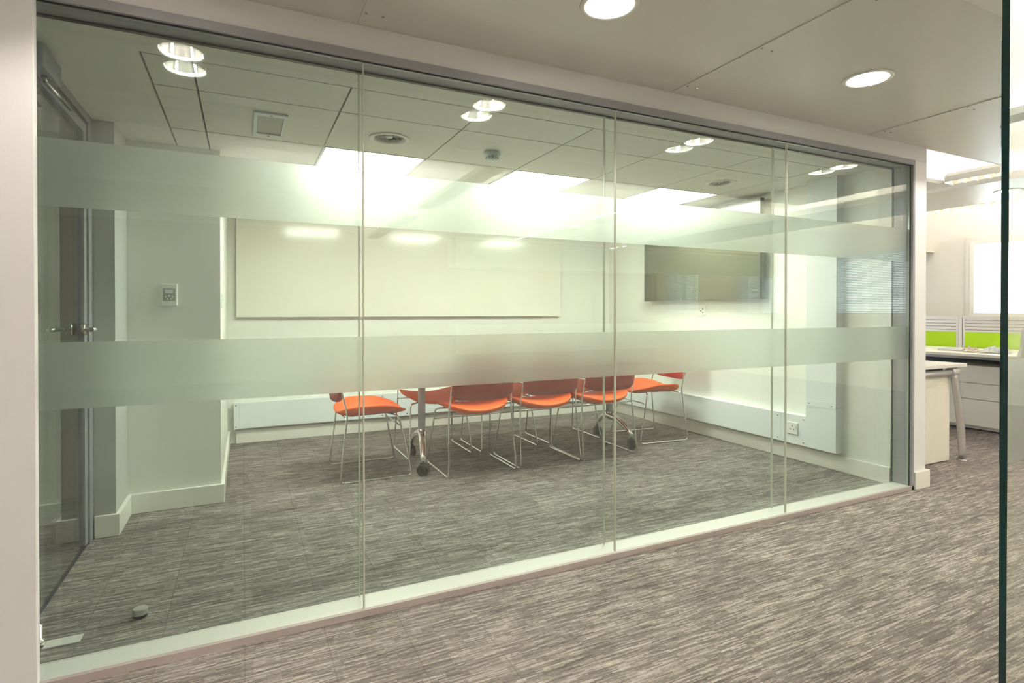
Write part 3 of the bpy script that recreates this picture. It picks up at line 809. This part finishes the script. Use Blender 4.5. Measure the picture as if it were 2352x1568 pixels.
crumple('paper_bundle', 6.25, 2.92, .722, .13, .055, .05, 'pink_paper', 5, 'crumpled pinkish paper bundle on the cream desk', 'paper', .2)
crumple('plastic_bag', 6.28, 2.73, .722, .17, .10, .07, 'paper', 8, 'crumpled grey plastic bag on the cream desk', 'bag', .2)
# front desk with curved leg
t = thing('office_desk', 'white desk with curved silver leg just past the wall end', 'desk', (4.80, 2.27, 0))
pbox('desk_top', 'laminate_edge', t, -.86, 0, 0, 1.6, .697, .722, bev=.002)
bm = bm_new(); tube(bm, [(-.86, .035, .655), (-.09, .035, .655)], .024, 20); obj('beam', bm, 'desk_silver', t)
bm = bm_new()
n = 14; rg = []
for k in range(n+1):
    u = k/n; z = .66*(1-u)+.018*u
    x = -.115 + .115*math.sin(u*PI*.5)**1.1 - .018*u*u + .02*u
    hw = .024+.005*math.sin(u*PI); yv = .04
    rg.append([bm.verts.new((x+a*hw, .030+b*.020, z)) for a, b in ((-1, -.5), (-.5, -1), (.5, -1), (1, -.5), (1, .5), (.5, 1), (-.5, 1), (-1, .5))])
for A, B in zip(rg, rg[1:]):
    for q in range(8): bm.faces.new((A[q], A[(q+1) % 8], B[(q+1) % 8], B[q])).smooth = True
bm.faces.new(rg[0]); bm.faces.new(rg[-1])
leg = obj('leg', bm, 'desk_silver', t)
bm = bm_new(); lathe(bm, [(0, -.045), (.03, -.045), (.034, -.03), (.034, .03), (.03, .045), (0, .045)], 24, c=(-.112, .035, .662), axis='x'); obj('leg_knuckle', bm, 'desk_silver', t)
bm = bm_new(); lathe(bm, [(0, 0), (.036, 0), (.034, .008), (.012, .012), (.01, .02), (0, .02)], 24, c=(.006, .03, 0)); obj('foot_disc', bm, 'satin_steel', t)
t = thing('side_cabinet', 'cream cabinet under the white desk with the curved leg', 'cabinet', (3.985, 2.325, 0))
pbox('front_panel', 'white_laminate', t, 0, .70, 0, .018, .01, .63, bev=.001); pbox('carcass', 'white_laminate', t, .0, .70, .019, .6, .01, .63)
# wrapped chair by the near screen
t = thing('office_chair', 'office chair wrapped in clear polythene at the right edge', 'chair', (5.56, 2.02, 0), .4)
pbox('seat', 'chair_grey', t, -.24, .24, -.24, .24, .44, .50, bev=.02); pbox('backrest', 'chair_grey', t, .2, .26, -.22, .22, .56, .96, bev=.02)
bm = bm_new(); tube(bm, [(0, 0, .08), (0, 0, .44)], .025, 16); obj('column', bm, 'dark', t)
bm = bm_new()
for k in range(5):
    a = 2*PI*k/5; tube(bm, [(0, 0, .10), (.28*math.cos(a), .28*math.sin(a), .055)], .018, 10); tube(bm, [(.28*math.cos(a), .28*math.sin(a), 0), (.28*math.cos(a), .28*math.sin(a), .055)], .02, 12)
obj('star_base', bm, 'dark', t)
from mathutils import noise
bm = bm_new(); G = []
for j in range(15):
    z = .34+.68*j/14; row = []
    for i in range(32):
        a = 2*PI*i/32; c_, s_ = math.cos(a), math.sin(a); k_ = 1/max(abs(c_), abs(s_))**.7
        w_ = (.31 if z < .6 else .31-.25*(z-.6)) * (1+.16*noise.noise(Vector((c_*2, s_*2, z*5))))
        row.append(bm.verts.new((c_*k_*w_*.9+.03*(z > .6), s_*k_*w_*.9, z+.03*noise.noise(Vector((c_*3, s_*3, j*.4))))))
    G.append(row)
for A, B in zip(G, G[1:]):
    for i in range(32): bm.faces.new((A[i], A[(i+1) % 32], B[(i+1) % 32], B[i]))
bm.faces.new(G[-1])
bmesh.ops.solidify(bm, geom=bm.faces[:], thickness=.001)
obj('polythene_cover', bm, 'polythene', t)
# ------------------------------------------------------------ uplights added out of view to fill the corridor and offices
rear = [(x, y0, y0+2.3) for x in (1.9, 4.3, 6.6) for y0 in (-5.0, -2.2)] + [(7.3, 1.2, 3.5)]
for k, (x, y0, y1) in enumerate(rear):
    where = 'in the open office, behind the ceiling raft' if k == 6 else '%s, %s row' % (('behind the viewer', 'behind the near glass screen', 'nearest the blinds')[k//2], ('rear', 'front')[k % 2])
    t = thing('fill_uplight', 'long added fill uplight, out of view, '+where, 'ceiling light', (x, y0, OC-.72), group='added fill uplights out of view')
    pbox('housing', 'white_plastic', t, -.09, .09, 0, y1-y0, .012, .06, bev=.004)
    pbox('diffuser', 'fill_strip', t, -.075, .075, .02, y1-y0-.02, .061, .066)
    for yy in (.3, y1-y0-.3):
        bm = bm_new(); tube(bm, [(0, yy, .06), (0, yy, .72)], .003, 8); obj('hanger', bm, 'satin_steel', t)
